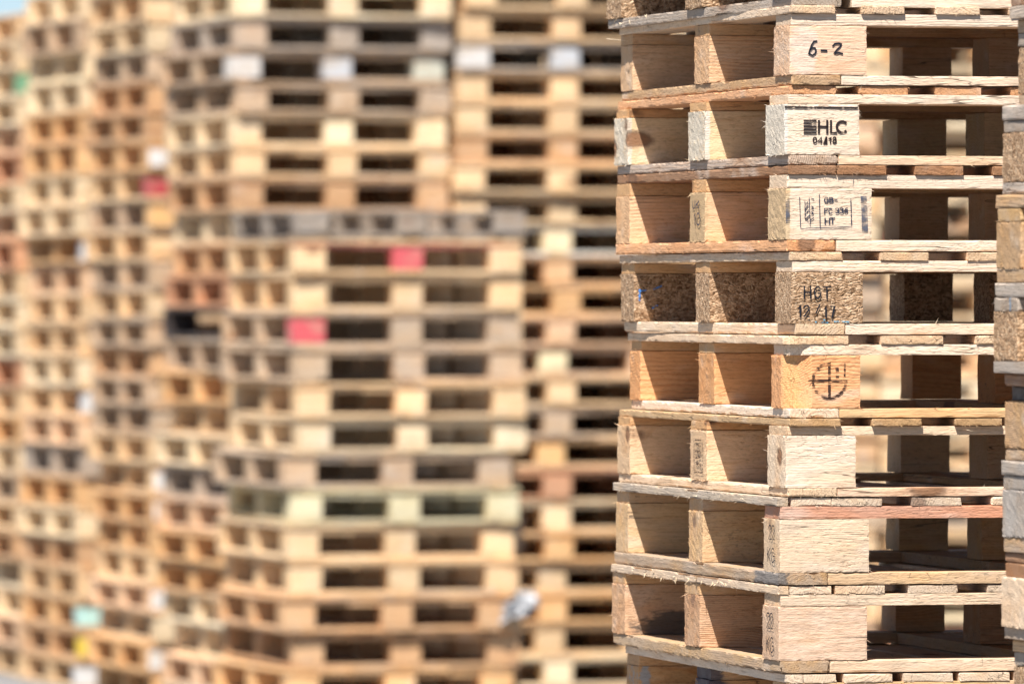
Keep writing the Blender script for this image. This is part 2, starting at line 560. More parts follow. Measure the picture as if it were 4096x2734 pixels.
def ribbon(V, F, pts, w, put):
    """flat stroke of width w (metres) through 2-D points in metres; put() lays a 2-D point on the face"""
    P = [Vector((p[0], p[1], 0)) for p in pts]
    # resample so that round strokes follow the face
    left, right = [], []
    for i, p in enumerate(P):
        a = P[max(0, i - 1)]; b = P[min(len(P) - 1, i + 1)]
        d = (b - a)
        d = d.normalized() if d.length > 1e-9 else Vector((1, 0, 0))
        nrm = Vector((-d.y, d.x, 0))
        m = 1.0
        if 0 < i < len(P) - 1:
            d0 = (p - a).normalized()
            c = abs(d0.dot(d))
            m = min(1.6, 1.0 / max(c, 0.3))
        ext = d * (w * 0.4) if i == len(P) - 1 else (-d * (w * 0.4) if i == 0 else Vector())
        left.append(p + nrm * w / 2 * m + ext)
        right.append(p - nrm * w / 2 * m + ext)
    b = len(V)
    for l, r in zip(left, right):
        V.append(put(l.x, l.y)); V.append(put(r.x, r.y))
    for i in range(len(P) - 1):
        F.append((b + 2 * i, b + 2 * i + 1, b + 2 * i + 3, b + 2 * i + 2))


def marking(block, dims, face, frame, strokes, mat, lift0=0.0014, label=None, name="marking"):
    """lay strokes given in picture units on a face of a block; frame = (x0, y0, x1, y1) of that face in the same units.
    face 'front' is local -Y, 'side' is local -X. strokes: list of (points, width in metres)."""
    L, W, H = dims
    x0, y0, x1, y1 = frame
    V, F = [], []
    k = 0
    for pts, w in strokes:
        lift = lift0 if face == 'front' else lift0 + .0008 + 0.00006 * k
        k += 1
        if face == 'front':
            conv = [((x - x0) / (x1 - x0) * L - L / 2, H / 2 - (y - y0) / (y1 - y0) * H) for x, y in pts]
            put = lambda a, b, lift=lift: Vector((a, -W / 2 - lift, b))
        else:
            conv = [((x - x0) / (x1 - x0) * W - W / 2, H / 2 - (y - y0) / (y1 - y0) * H) for x, y in pts]
            put = lambda a, b, lift=lift: Vector((-L / 2 - lift, -a, b))
        ribbon(V, F, conv, w, put)
    o = link(name, to_mesh(name, V, F, mat), block)
    if label:
        o["label"] = label
    return o


# ------------------------------------------------------------------ the sharp stack
PXM = FPX / 13.8              # photograph pixels per metre at the near corner
CR = 1.385                    # the measurements below were read at 1.385 times that scale
D0 = 13.8
LEN, WID = 1.2, 1.19
MID0, MID1 = 0.544, 0.642      # the middle row of blocks along the front
MX = PXM * CR * math.cos(YAW)

PALE = (247, 224, 197); CREAM = (241, 212, 178); HONEY = (232, 190, 138); ORANGE = (238, 180, 130)
PINK = (240, 204, 172); REDW = (220, 156, 122); TAN = (206, 168, 122); OCHRE = (222, 184, 132); BROWN = (172, 128, 92)
GREY = (190, 174, 156); WHITE = (236, 232, 220); DARK = (96, 84, 76); OLIVE = (220, 208, 168)

# v: deck top, stringer top, block top, block bottom, base top, base bottom in photograph rows at the near corner
FG = [
    dict(key='P0', inner=TAN, v=(-306, -268, -220, -16, -14, 27), cx=1045, fx=30, deck=[(-5, 260), (405, 250), (820, 250)], bw=430,
         bd=(.11, .11, .105), chip=True, block=TAN, strg=PALE, decks=TAN, base=GREY, base2=PALE, wst=.25, base_dx=.006, base_gap=.02, wane=.010, front_over=.004,
         label='topmost visible chipboard-block pallet of the sharp stack, cut by the photo\'s top edge'),
    dict(key='P1', inner=(236, 196, 154), v=(20, 54, 101, 297, 299, 339), cx=1050, fx=110, deck=[(-5, 255), (400, 240), (820, 245)], bw=430,
         bd=(.102, .105, .09), block=PINK, strg=PALE, decks=CREAM, base=TAN, base2=PALE, wst=.22, deck_dx=.004, base_dx=.004, deck_over=.005, str_dx=.002, wane=.004,
         label='pale pallet with handwritten 6-2 on its corner block, high in the sharp stack'),
    dict(key='P2', inner=(240, 214, 172), v=(340, 376, 415, 617, 619, 658), cx=1022, fx=75, deck=[(28, 262), (418, 280), (848, 260)], bw=418,
         bd=(.122, .118, .10), block=PALE, strg=PALE, decks=ORANGE, base=(208, 186, 166), base2=CREAM, wst=.12, deck_dx=.009, base_dx=.008, str_dx=.006, deck_over=-.001, fuzz=70, endw=.55,
         label='cream pallet with scorched HLC 04/18 brand under a dark line on its corner block'),
    dict(key='P3', inner=(240, 200, 158), v=(659, 698, 752, 957, 958, 1004), cx=1030, fx=85, deck=[(10, 270), (285, 275), (725, 270)], bw=480,
         bd=(.116, .105, .10), block=PALE, strg=PALE, decks=BROWN, base=ORANGE, base2=PALE, wst=.08, deck_dx=.003, base_dx=.001, deck_over=.0035, fuzz=60, side=OCHRE,
         label='pale pallet with boxed GB FC 336 HT stamp on its corner block'),
    dict(key='P4', inner=(210, 172, 130), v=(1006, 1042, 1087, 1291, 1293, 1338), cx=1060, fx=112, deck=[(-8, 295), (500, 270), (990, 265)], bw=400,
         bd=(.105, .10, .10), chip=True, block=(210, 172, 130), strg=PALE, decks=CREAM, base=CREAM, base2=PALE, wst=.05, deck_dx=.006, base_dx=.008, deck_over=.001, fuzz=24,
         label='pallet with chipboard blocks stencilled HGT 12/17 in black'),
    dict(key='P5', inner=(238, 180, 126), v=(1341, 1377, 1420, 1631, 1633, 1671), cx=1037, fx=165, deck=[(-10, 350), (523, 348), (1058, 300)], bw=406,
         bd=(.11, .118, .085), block=ORANGE, strg=PALE, decks=CREAM, base=PALE, base2=HONEY, wst=.05, deck_dx=.003, base_dx=.004, deck_over=.0015, chamfer=.045, fuzz=30,
         label='orange-toned pallet branded with a broken circle and cross on its corner block'),
    dict(key='P6', inner=(243, 210, 172), v=(1673, 1704, 1741, 1949, 1951, 1987), cx=1030, fx=97, deck=[(15, 285), (478, 277), (945, 262)], bw=390,
         bd=(.12, .115, .095), block=PALE, strg=CREAM, decks=TAN, base=CREAM, base2=PINK, wst=.08, deck_dx=.003, base_dx=.003, deck_over=.009, fuzz=70,
         label='pale pallet with torn unmarked corner block, just beneath the circle-branded one'),
    dict(key='P7', inner=(239, 200, 150), v=(1988, 2025, 2076, 2288, 2290, 2339), cx=995, fx=88, deck=[(-14, 62), (65, 223), (290, 285), (740, 280), (1190, 280)], bw=500,
         bd=(.108, .10, .095), block=CREAM, strg=REDW, decks=PALE, base=TAN, base2=HONEY, wst=.42, deck_dx=-.005, base_dx=-.003, wane=.009, fuzz=44, side=OCHRE, ldeck=(212, 190, 162),
         label='pallet marked 22 KG under a reddish front stringer and splintered deck edge'),
    dict(key='P8', inner=(222, 178, 138), v=(2341, 2377, 2425, 2638, 2642, 2691), cx=990, fx=65, deck=[(-4, 58), (60, 235), (318, 277), (730, 278), (1175, 280)], bw=495,
         bd=(.108, .108, .10), block=PINK, strg=CREAM, decks=PALE, base=TAN, base2=CREAM, wst=.34, deck_dx=.002, base_dx=.003, wane=.012, fuzz=30, side=TAN, ldeck=CREAM,
         label='pallet marked 22 KG with flame-grained pink corner block, second from the sharp stack\'s bottom edge'),
    dict(key='P9', inner=(228, 180, 126), v=(2695, 2731, 2777, 2982, 2984, 3028), cx=1030, fx=142, deck=[(0, 95), (100, 180), (325, 270), (660, 275), (975, 280)], bw=430,
         bd=(.10, .105, .10), block=TAN, strg=HONEY, decks=PALE, base=TAN, base2=HONEY, wst=.25, deck_dx=.004, base_dx=.003,
         label='lowest visible pallet of the sharp stack, blue-stained, cut by the photo\'s bottom edge'),
]


def solve_yaw(xc, xf_px, Yc):
    """yaw that carries a pallet LEN deep from lateral xc at Yc to the photograph column of its far end"""
    a = rad(13.6)
    for _ in range(30):
        x = xc - LEN * math.sin(a); y = Yc + LEN * math.cos(a)
        px = 2048 + FPX * x / y
        a += (px - xf_px) / FPX * y / LEN
    return a


FG_BLOCKS = {}


def board(parent, name, x0, x1, y0, y1, z0, z1, along, seed, col, weather, detail, warp=0.0, wane=0.0, mat=None, n_end=0, n_long=0, chamfer=0.0, rag=0.0, amp=0.0004, edge=0.0012, twist=0.0, hide_gap=0.0003):
    rnd = random.Random(seed * 13 + 5)
    dx, dy, dz = x1 - x0, y1 - y0, z1 - z0 - 2 * hide_gap
    L, W = (dx, dy) if along == 'x' else (dy, dx)
    if detail == 2:
        cx, cy, cz = (0.007, 0.008, 0.007) if L < 0.25 else (0.018, 0.010, 0.006)
    elif detail == 1:
        cx, cy, cz = (0.02, 0.02, 0.02) if L < 0.25 else (0.05, 0.022, 0.012)
    else:
        cx, cy, cz = (0.2, 0.2, 0.2) if L < 0.25 else (0.25, 0.2, 0.2)
    V, F = piece_geo(L, W, dz, cx, cy, cz, seed, amp=amp, edge=edge, warp=warp, wane=wane, chamfer=chamfer, rag=rag, twist=twist)
    if n_end:
        fuzz_ends(V, F, L, W, dz, rnd, n_end)
    if n_long:
        fuzz_long(V, F, L, W, dz, rnd, n_long, sides=(-1, 1) if along == 'x' else (1,))
    me = to_mesh(name, V, F, mat or WOOD)
    rot = (0, 0, 0) if along == 'x' else (0, 0, math.pi / 2)
    return link(name, me, parent, ((x0 + x1) / 2, (y0 + y1) / 2, (z0 + z1) / 2), rot, col, weather)


def build_sharp(i, d, seen=True):
    rnd = random.Random(100 + i)
    Yc = D0
    px_c = 2400 + d['cx'] / CR
    px_f = 2400 + d['fx'] / CR
    xc = at_x(px_c, Yc)
    yaw = solve_yaw(xc, px_f, Yc)
    vz = [at_z(v, Yc) for v in d['v']]
    z0 = vz[5]
    t_deck0, t_str0, t_blk0, b_blk0, t_base0 = [z - z0 for z in vz[:5]]
    P = thing("pallet", d['label'], "pallet", (xc, Yc, z0), yaw, "pallets of the sharp stack" if not seen else "pallets of the sharp stack")
    det = 2 if seen else 0
    fz = int(d.get('fuzz', 26) * 1.7)
    wst = d['wst']
    sd = 1000 * (i + 1)
    ddx, bdx, sdx = d.get('deck_dx', 0), d.get('base_dx', 0), d.get('str_dx', .002)
    bd = d['bd']
    ymid = LEN / 2
    rows = [(0, bd[0]), (ymid - bd[1] / 2, ymid + bd[1] / 2), (LEN - bd[2], LEN)]
    w0 = d['bw'] / MX
    cols = [(0, w0), (MID0, MID1), (WID - 0.125, WID)]
    # base boards
    bw = 0.091
    fo = d.get('front_over', 0)
    wn_ = d.get('wane', .002)
    gap = d.get('base_gap', .0015)
    bside = board(P, "base_board", bdx, bdx + bw, -0.001 - fo, LEN + .002, 0, t_base0, 'y', sd + 1, vary(lin(d['base']), rnd, .05), wst * 1.2, det, wane=wn_ * 2, n_end=10, n_long=20, edge=.0022)
    bfront = board(P, "base_board", bdx + bw + gap, WID - bw - .002, -fo + rnd.uniform(-.001, .001), 0.098, 0, t_base0 - .0006, 'x', sd + 2, vary(lin(d['base2']), rnd, .05), wst * .8, det, n_long=12 + fz // 5)
    board(P, "base_board", bdx + bw + .002, WID - bw - .002, LEN - .098, LEN, 0, t_base0 - .0006, 'x', sd + 3, vary(lin(CREAM), rnd), wst, min(det, 1))
    board(P, "base_board", WID - bw, WID, -.001, LEN, 0, t_base0 - .0004, 'y', sd + 4, vary(lin(CREAM), rnd), wst, min(det, 1))
    board(P, "base_board", .546, .640, .100, LEN - .100, 0, t_base0 - .0008, 'y', sd + 5, vary(lin(TAN), rnd), wst, min(det, 1))
    # blocks
    blocks = {}
    for ri, (ya, yb) in enumerate(rows):
        for ci, (xa, xb) in enumerate(cols):
            main = ci == 0 or ri == 0
            c = lin(d['block'] if (ri == 0 and ci == 0) else d.get('inner', d['block']))
            dt = 2 if (seen and (ci == 0 or (ri == 0 and ci == 1))) else min(det, 1)
            if ci == 0 and ri > 0:
                xa2, xb2 = rnd.uniform(0, .003), xb + rnd.uniform(-.004, .006)
                if d['key'] in ('P5', 'P7', 'P8', 'P3', 'P2'):
                    pass
            else:
                xa2, xb2 = xa, xb
            col = vary(c, rnd, .07)
            mat = CHIP if d.get('chip') else WOOD
            zt, zb = t_blk0, (b_blk0)
            b = board(P, "block", xa2, xb2, ya, yb, t_base0 + .0002 if ri else t_base0, zt, 'x', sd + 20 + ri * 3 + ci, col, wst * (.5 if main else .7), dt,
                      mat=mat, n_end=(fz if ci <= 1 and ri < 2 else fz // 3) if seen else 0, n_long=6 if seen else 0,
                      chamfer=d.get('chamfer', 0) if (ri == 0 and ci == 0) else 0, rag=(.0007 if (d['key'] in ('P7', 'P8') and ri == 0) or (d['key'] in ('P3', 'P6') and ri == 1) else .0022) if not d.get('chip') else .0018,
                      amp=.0005 if not d.get('chip') or (ri == 0 and ci == 0) else .0011, edge=.0013)
            blocks[(ri, ci)] = (b, (xb2 - xa2, yb - ya, zt - t_base0))
    # stringers
    for ri, (ya, yb) in enumerate(rows):
        c = lin(d['strg']) if ri == 0 else lin((232, 188, 138))
        s = board(P, "stringer", sdx + rnd.uniform(-.001, .002), WID - .003, ya + (0.0006 if ri == 0 else .002), max(yb, ya + .09) if ri < 2 else LEN, t_blk0, t_str0, 'x', sd + 40 + ri,
                  vary(c, rnd, .06), wst * .7, det if ri == 0 else min(det, 1), warp=rnd.uniform(-.0006, .0006), n_end=fz // 3 if seen else 0, n_long=16 if (seen and ri == 0) else 0, rag=.001, chamfer=d.get('chamfer', 0) * .7 if ri == 0 else 0)
        if ri == 0:
            P_str = s
        if ri == 1:
            P_mid = s
    # deck boards: the measured ones, then on to the far side
    dl = [(a / MX, (a + b) / MX) for a, b in d['deck']]
    w = dl[-1][1] - dl[-1][0]
    pitch = dl[-1][0] - dl[-2][0]
    while dl[-1][1] + pitch < WID - .01:
        dl.append((dl[-1][0] + pitch, dl[-1][0] + pitch + w))
    if dl[-1][1] < WID - .04:
        dl.append((max(dl[-1][1] + .004, WID - w), WID))
    over = d.get('deck_over', 0)
    for k, (xa, xb) in enumerate(dl):
        c = d['decks']
        if k == 0 and 'ldeck' in d:
            c = d['ldeck']
        left = k == 0
        board(P, "deck_board", xa + (ddx if left else 0) * 0, xb, -over + rnd.uniform(-.0012, .0012), LEN + rnd.uniform(-.004, .004), t_str0, t_deck0 - (.0008 if not left else .0004), 'y', sd + 60 + k,
              vary(lin(c), rnd, .09), wst * (1.2 if left else .8), det if k < 3 else min(det, 1), wane=wn_ * (2.2 if left else .6),
              n_end=(fz // 2 if seen else 0), n_long=(40 if left and wn_ > .005 else 8) if seen else 0, rag=.0010, edge=.0014, chamfer=-d.get('chamfer', 0) * .4 if left else 0)
    return P, blocks, dict(bside=bside, bfront=bfront, front_stringer=P_str, middle_stringer=P_mid)


def stain(o, pos, reach, colour):
    o["stain_pos"] = [float(v) for v in pos]
    o["stain_reach"] = [float(v) for v in reach]
    o["stain_colour"] = [float(v) for v in colour]


sharp = {}
for i, d in enumerate(FG):
    sharp[d['key']] = build_sharp(i, d)

# below the picture the stack goes on down to the yard
z_low = at_z(3028, D0)
n_low = int(round(z_low / 0.149))
h_low = z_low / n_low
for k in range(n_low):
    v1 = 3030 + k * h_low * PXM
    hh = h_low * PXM
    dd = dict(FG[9]); dd.update(key='L%d' % k, v=(v1, v1 + 36, v1 + 82, v1 + hh - 46, v1 + hh - 44, v1 + hh - 1), cx=1030 + RND.uniform(-20, 20), fx=105 + RND.uniform(-20, 20),
              label='pallet low in the sharp stack, hidden below the bottom of the picture')
    build_sharp(30 + k, dd, seen=False)
for k in range(2):  # unseen pallets added on top to keep sun out of the deck gaps
    v1 = -306 - 334 * (k + 1)
    dd = dict(FG[1]); dd.update(key='U%d' % k, v=(v1, v1 + 36, v1 + 82, v1 + 288, v1 + 290, v1 + 331), cx=1035 + RND.uniform(-15, 15), fx=70 + RND.uniform(-20, 20), deck_over=0, deck_dx=0,
              label='unseen pallet added on top of the sharp stack to block sun')
    build_sharp(50 + k, dd, seen=False)

# ---- writing on the sharp stack
b, dm = sharp['P1'][1][(0, 0)]
six = [(980, 735), (930, 740), (890, 800), (860, 880), (838, 960), (905, 990), (950, 960), (970, 900), (950, 860), (905, 855), (865, 890)]
two = [(1275, 820), (1310, 780), (1380, 770), (1430, 785), (1410, 830), (1350, 885), (1295, 960), (1335, 952), (1390, 940), (1450, 955)]
marking(b, dm, 'front', (490, 450, 1890, 1340), [(six, .0030), ([(1065, 900), (1160, 905)], .0036), (two, .0031)], INK_PEN, label='handwritten 6-2 in black marker')
stain(b, (-.045, 0, 0), (.03, .2, .05), (0.72, 0.56, 0.44))

b, dm = sharp['P2'][1][(0, 0)]
st = [([(412, 350), (800, 352), (1250, 355), (1720, 358)], .0034)]
for y in (587, 643, 697, 752, 810):
    st.append(([(752, y), (968, y)], .0029))
st += [([(1021, 592), (1021, 808)], .0041), ([(1172, 592), (1172, 808)], .0041), ([(1021, 697), (1172, 697)], .0040),
       ([(1240, 592), (1240, 803), (1335, 803)], .0040), (ell(1445, 700, 98, 98, -50, -310), .0046)]
for ch, bx in (('0', (918, 888, 978, 985)), ('4', (1008, 885, 1078, 990)), ('1', (1203, 885, 1245, 990)), ('8', (1275, 885, 1335, 990))):
    st += [(pl, .0026) for pl in glyphs(ch, [bx])]
st += [([(1155, 885), (1112, 998)], .0030), ([(1156, 885), (1160, 998)], .0034), ([(1140, 940), (1140, 996)], .0030)]
marking(b, dm, 'front', (400, 291, 1755, 1200), st, INK_BURN, label='scorched HLC brand and date 04/18')
stain(b, (-.01, -.06, -.004), (.035, .03, .03), (0.66, 0.42, 0.22))

b, dm = sharp['P3'][1][(0, 0)]
fr3 = (430, 457, 1980, 1375)
st = [([(672, 620), (690, 1150)], .0014), ([(1030, 575), (1045, 1150)], .0018), ([(1600, 630), (1615, 1110)], .0020), ([(700, 1180), (1000, 1166), (1300, 1156), (1620, 1138)], .0014),
      ([(847, 630), (856, 880), (866, 1130)], .0015), ([(768, 690), (770, 1000)], .0012)]
for a_, b_ in (((822, 705), (772, 770)), ((828, 765), (772, 850)), ((835, 850), (772, 930)), ((850, 945), (780, 1010)), ((780, 1000), (825, 1030)), ((872, 1030), (925, 985)),
               ((890, 780), (922, 800)), ((890, 830), (922, 835)), ((892, 880), (920, 905)), ((890, 925), (915, 925)), ((885, 640), (930, 655))):
    st.append(([a_, b_], .0019))
st += [(pl, .0021) for pl in glyphs('GB-', [(1122, 622, 1195, 712), (1218, 622, 1285, 712), (1310, 630, 1350, 710)])]
st += [(pl, .0021) for pl in glyphs('FC336', [(1125, 818, 1180, 908), (1198, 818, 1265, 908), (1325, 812, 1385, 900), (1405, 810, 1465, 898), (1485, 808, 1545, 892)])]
st += [(pl, .0026) for pl in glyphs('HT', [(1135, 995, 1215, 1085), (1235, 990, 1305, 1080)])]
marking(b, dm, 'front', fr3, st, INK_STAMP, label='boxed stamp reading GB- FC 336 HT beside an ear of wheat')
marking(b, dm, 'front', fr3, [([(455, 690), (458, 880), (458, 1060)], .0075), ([(1835, 640), (1850, 900), (1855, 1190)], .0115)], INK_SMEAR, label='blue-black ink smears either side of the stamp')

b, dm = sharp['P4'][1][(0, 0)]
st = [(pl, .0026) for pl in glyphs('HGT', [(745, 648, 858, 858), (928, 652, 1045, 855), (1088, 660, 1215, 858)])]
st += [(pl, .0026) for pl in glyphs('12/17', [(638, 985, 688, 1180), (738, 985, 832, 1185), (958, 975, 1022, 1115), (1108, 1000, 1145, 1195), (1218, 998, 1290, 1200)])]
marking(b, dm, 'front', (520, 390, 1805, 1303), st, INK_PEN, lift0=.0030, label='stencilled HGT 12/17 in black')
marking(b, dm, 'front', (520, 390, 1805, 1303), [([(950, 1278), (1160, 1283)], .0022), ([(1290, 1268), (1580, 1276)], .0022), ([(1105, 1240), (1170, 1290)], .0024)],
        make_ink("blue_crayon", (0.12, 0.36, 0.50), 0.46, 0.52, (90, 200, 200)), label='scraps of blue paint along the block foot')
b, dm = sharp['P4'][1][(2, 0)]
marking(b, dm, 'front', (0, 0, 100, 100), [([(8, 34), (8, 55)], .004), ([(10, 36), (18, 35)], .003), ([(30, 32), (42, 26)], .003), ([(28, 72), (36, 66), (42, 58)], .003)],
        make_ink("blue_chalk", (0.07, 0.22, 0.55), 0.44, 0.52, (90, 200, 200)), label='blue chalk scrawl')

b, dm = sharp['P5'][1][(0, 0)]
fr5 = (440, 313, 1760, 1259)
st = [(ell(1200, 768, 300, 300, 4, 272, 34), .0048), ([(1200, 470), (1200, 780), (1200, 1095)], .0050), ([(835, 758), (1180, 762), (1510, 770)], .0044),
      ([(1340, 555), (1345, 690)], .0060), ([(1480, 470), (1476, 670)], .0034), ([(1150, 1120), (1230, 1095)], .0022)]
marking(b, dm, 'front', fr5, st, INK_BROKEN, label='branded circle crossed by two bars, broken by the grain')
stain(b, (-.056, -.05, 0), (.018, .05, .09), (0.66, 0.36, 0.15))

b, dm = sharp['P7'][1][(0, 0)]
st = [(pl, .0025) for pl in glyphs('22KG', [(168, 207, 192, 328), (196, 207, 220, 328), (157, 400, 185, 520), (192, 405, 222, 525)])]
marking(b, dm, 'side', (115, 150, 255, 612), st, INK_PEN, label='22 KG in thin black figures')
b, dm = sharp['P8'][1][(0, 0)]
st = [(pl, .0025) for pl in glyphs('22KG', [(154, 967, 182, 1095), (182, 967, 210, 1095), (152, 1165, 180, 1288), (186, 1170, 216, 1295)])]
marking(b, dm, 'side', (108, 905, 250, 1360), st, INK_PEN, label='22 KG in thin black figures')
b, dm = sharp['P3'][1][(1, 0)]
st = [(pl, .0030) for pl in glyphs('UK10', [(25, 18, 40, 32), (48, 18, 68, 32), (36, 42, 44, 66), (52, 42, 76, 66)])]
marking(b, dm, 'side', (0, 0, 100, 100), st, INK_STAMP, label='small dark figures stamped on the block end')
b, dm = sharp['P6'][1][(1, 0)]
st = [([(28, 20), (80, 20), (80, 84), (28, 84), (28, 20)], .003)] + [(p, .006) for p in ([(40, 28), (70, 34)], [(36, 42), (72, 44)], [(40, 55), (66, 52)], [(38, 66), (72, 70)])]
marking(b, dm, 'side', (0, 0, 100, 100), st, INK_BROKEN, label='dark burnt rectangle on the block end')

# ---- stains and nails that the photograph shows
stain(sharp['P7'][2]['bside'], (-.56, .045, 0), (.14, .02, .03), (0.05, 0.055, 0.07))
stain(sharp['P8'][1][(2, 0)][0], (.02, -.05, -.04), (.09, .05, .04), (0.05, 0.042, 0.036))
stain(sharp['P9'][1][(1, 0)][0], (-.06, 0, .0), (.035, .10, .10), (0.018, 0.035, 0.085))
stain(sharp['P9'][2]['middle_stringer'], (-.60, 0, 0), (.035, .2, .06), (0.014, 0.028, 0.07))
sharp['P9'][1][(1, 0)][0]["label"] = "block smeared with dark blue paint"
stain(sharp['P9'][1][(2, 0)][0], (-.06, 0, .0), (.012, .10, .10), (0.36, 0.40, 0.43))
stain(sharp['P2'][1][(0, 0)][0], (-.068, 0, 0), (.005, .2, .2), (0.66, 0.62, 0.54))
stain(sharp['P2'][1][(1, 0)][0], (-.066, 0, 0), (.006, .2, .2), (0.64, 0.60, 0.52))
stain(sharp['P2'][1][(2, 0)][0], (-.066, 0, 0), (.006, .2, .2), (0.64, 0.60, 0.52))
stain(sharp['P3'][1][(0, 0)][0], (-.078, 0, 0), (.007, .2, .2), (0.55, 0.40, 0.23))
stain(sharp['P3'][1][(1, 0)][0], (-.078, 0, 0), (.007, .2, .2), (0.55, 0.40, 0.23))
stain(sharp['P8'][2]['bfront'], (.22, 0, 0), (.018, .06, .02), (0.10, 0.045, 0.04))


def nail(parent, x, y, z, normal='y', r=.0032, mat=STEEL, name="nail"):
    V, F = [], []
    for k in range(10):
        a = k * math.tau / 10
        V.append(Vector((r * math.cos(a), -.0018, r * math.sin(a))))
    for k in range(10):
        a = k * math.tau / 10
        V.append(Vector((r * math.cos(a), .004, r * math.sin(a))))
    F.append(tuple(range(9, -1, -1)))
    for k in range(10):
        F.append((k, (k + 1) % 10, 10 + (k + 1) % 10, 10 + k))
    return link(name, to_mesh(name, V, F, mat), parent, (x, y, z))


for key_, f_ in (('P8', 1.0), ('P1', .5), ('P5', .5), ('P7', .6), ('P0', .3)):
    for bo_, _d in sharp[key_][1].values():
        bo_["figure"] = float(f_)


def rel(parent, x, y, z):
    return nail(parent, x, y, z)


bf = sharp['P1'][2]['bfront']
n_ = nail(bf, .222 - .10, -.0495, -.001, r=.0042, mat=BLUE_NAIL)
n_["label"] = "blue nail head"

# loose slivers caught in the stack
for key, x, y, z, dx, dy, dz, ln in (('P0', -.008, 1.16, -.02, .9, -.6, -.12, .05), ('P8', .004, .62, .150, -.5, -.6, -.35, .035), ('P8', .002, .30, .150, .1, -.2, -1, .024),
                                     ('P7', .002, .42, .150, -.15, -.3, .8, .016), ('P8', .002, .16, .150, .05, -.2, -1, .014), ('P8', .003, .12, .150, .1, -.2, -1, .013),
                                     ('P7', .002, 1.17, .152, -.1, -.2, 1, .022), ('P6', .42, -.004, .118, .3, -.8, -.3, .016), ('P4', .27, .0, .021, .2, -.5, .7, .012),
                                     ('P7', .38, .0, .168, .05, -.2, 1, .012), ('P2', .14, -.003, .134, .1, -.6, .8, .012), ('P6', .33, -.003, .12, .8, -.5, -.2, .02)):
    V, F = [], []
    spike(V, F, Vector((0, 0, 0)), Vector((dx, dy, dz)), ln, .0013)
    link("splinter", to_mesh("splinter", V, F, SPLINTER), sharp[key][0], (x, y, z))

# torn strips along the broken deck edges of the two marked 22 KG
for key, n_, y0, y1 in (('P7', 26, .10, .75), ('P8', 30, .30, 1.15), ('P0', 8, .8, 1.15)):
    rr = random.Random(n_ * 3)
    V, F = [], []
    d_ = next(q for q in FG if q['key'] == key)
    zt = at_z(d_['v'][0], D0) - at_z(d_['v'][5], D0) - .009 if key != 'P0' else .012
    for _ in range(n_):
        p = Vector((-.002 + rr.uniform(-.002, .002), rr.uniform(y0, y1), zt + rr.uniform(-.007, .006)))
        dv = Vector((rr.uniform(-.5, .1), rr.choice((-1, -1, 1)) * rr.uniform(.3, 1), rr.uniform(-.7, .35)))
        spike(V, F, p, dv, rr.uniform(.006, .020) * (1.8 if rr.random() < .2 else 1), rr.uniform(.0006, .0017))
    o_ = link("torn_fibres", to_mesh("torn_fibres", V, F, SPLINTER), sharp[key][0])
    o_["kind"] = "stuff"

# ------------------------------------------------------------------ the nearer stack at the picture's edge
YAW_R = rad(17.0)
EXR = Vector((math.cos(YAW_R), math.sin(YAW_R), 0))
EYR = Vector((-math.sin(YAW_R), math.cos(YAW_R), 0))
YF = 12.9
# v: deck top, stringer top, block top, base top, base bottom (rows at the far edge); columns of deck, stringer, block, base
NEAR = [
    ((-270, -222, -170, 26, 76), (4040, 4045, 4042, 4037), False, (GREY, TAN, BROWN, GREY), .5, 'nearer unsharp pallet at the photo\'s upper right corner, only its foot in view'),
    ((78, 134, 188, 378, 420), (4070, 4068, 4073, 4075), True, (TAN, GREY, TAN, TAN), .45, 'weathered set-back pallet high in the unsharp right-edge stack'),
    ((422, 484, 531, 731, 779), (4005, 4012, 4010, 4010), True, (GREY, GREY, TAN, GREY), .6, 'silver-grey boarded pallet with crumbly chipboard block in the unsharp right-edge stack'),
    ((780, 834, 888, 1077, 1129), (3984, 3986, 3985, 3988), False, (TAN, OCHRE, TAN, TAN), .3, 'tan pallet with plain end-grain block in the unsharp right-edge stack'),
    ((1131, 1189, 1245, 1443, 1492), (3976, 3974, 3974, 3974), True, (GREY, GREY, HONEY, GREY), .4, 'pallet jutting farthest into view in the unsharp right-edge stack, blue mark on its stringer'),
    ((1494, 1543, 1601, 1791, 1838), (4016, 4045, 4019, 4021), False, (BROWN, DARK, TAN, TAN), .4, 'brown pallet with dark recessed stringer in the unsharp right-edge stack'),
    ((1840, 1898, 1954, 2145, 2204), (4003, 4010, 4010, 4014), False, (GREY, GREY, (196, 190, 184), TAN), .75, 'pallet with bleached silver-grey block in the unsharp right-edge stack'),
    ((2206, 2248, 2304, 2505, 2550), (4023, 4019, 4006, 4019), False, (BROWN, BROWN, PALE, GREY), .12, 'pallet with pale cream block in the unsharp right-edge stack'),
    ((2552, 2603, 2657, 2860, 2905), (4048, 4054, 4057, 4057), True, (HONEY, GREY, TAN, TAN), .4, 'lowest visible pallet of the unsharp right-edge stack, reaching the photo\'s bottom edge'),
]


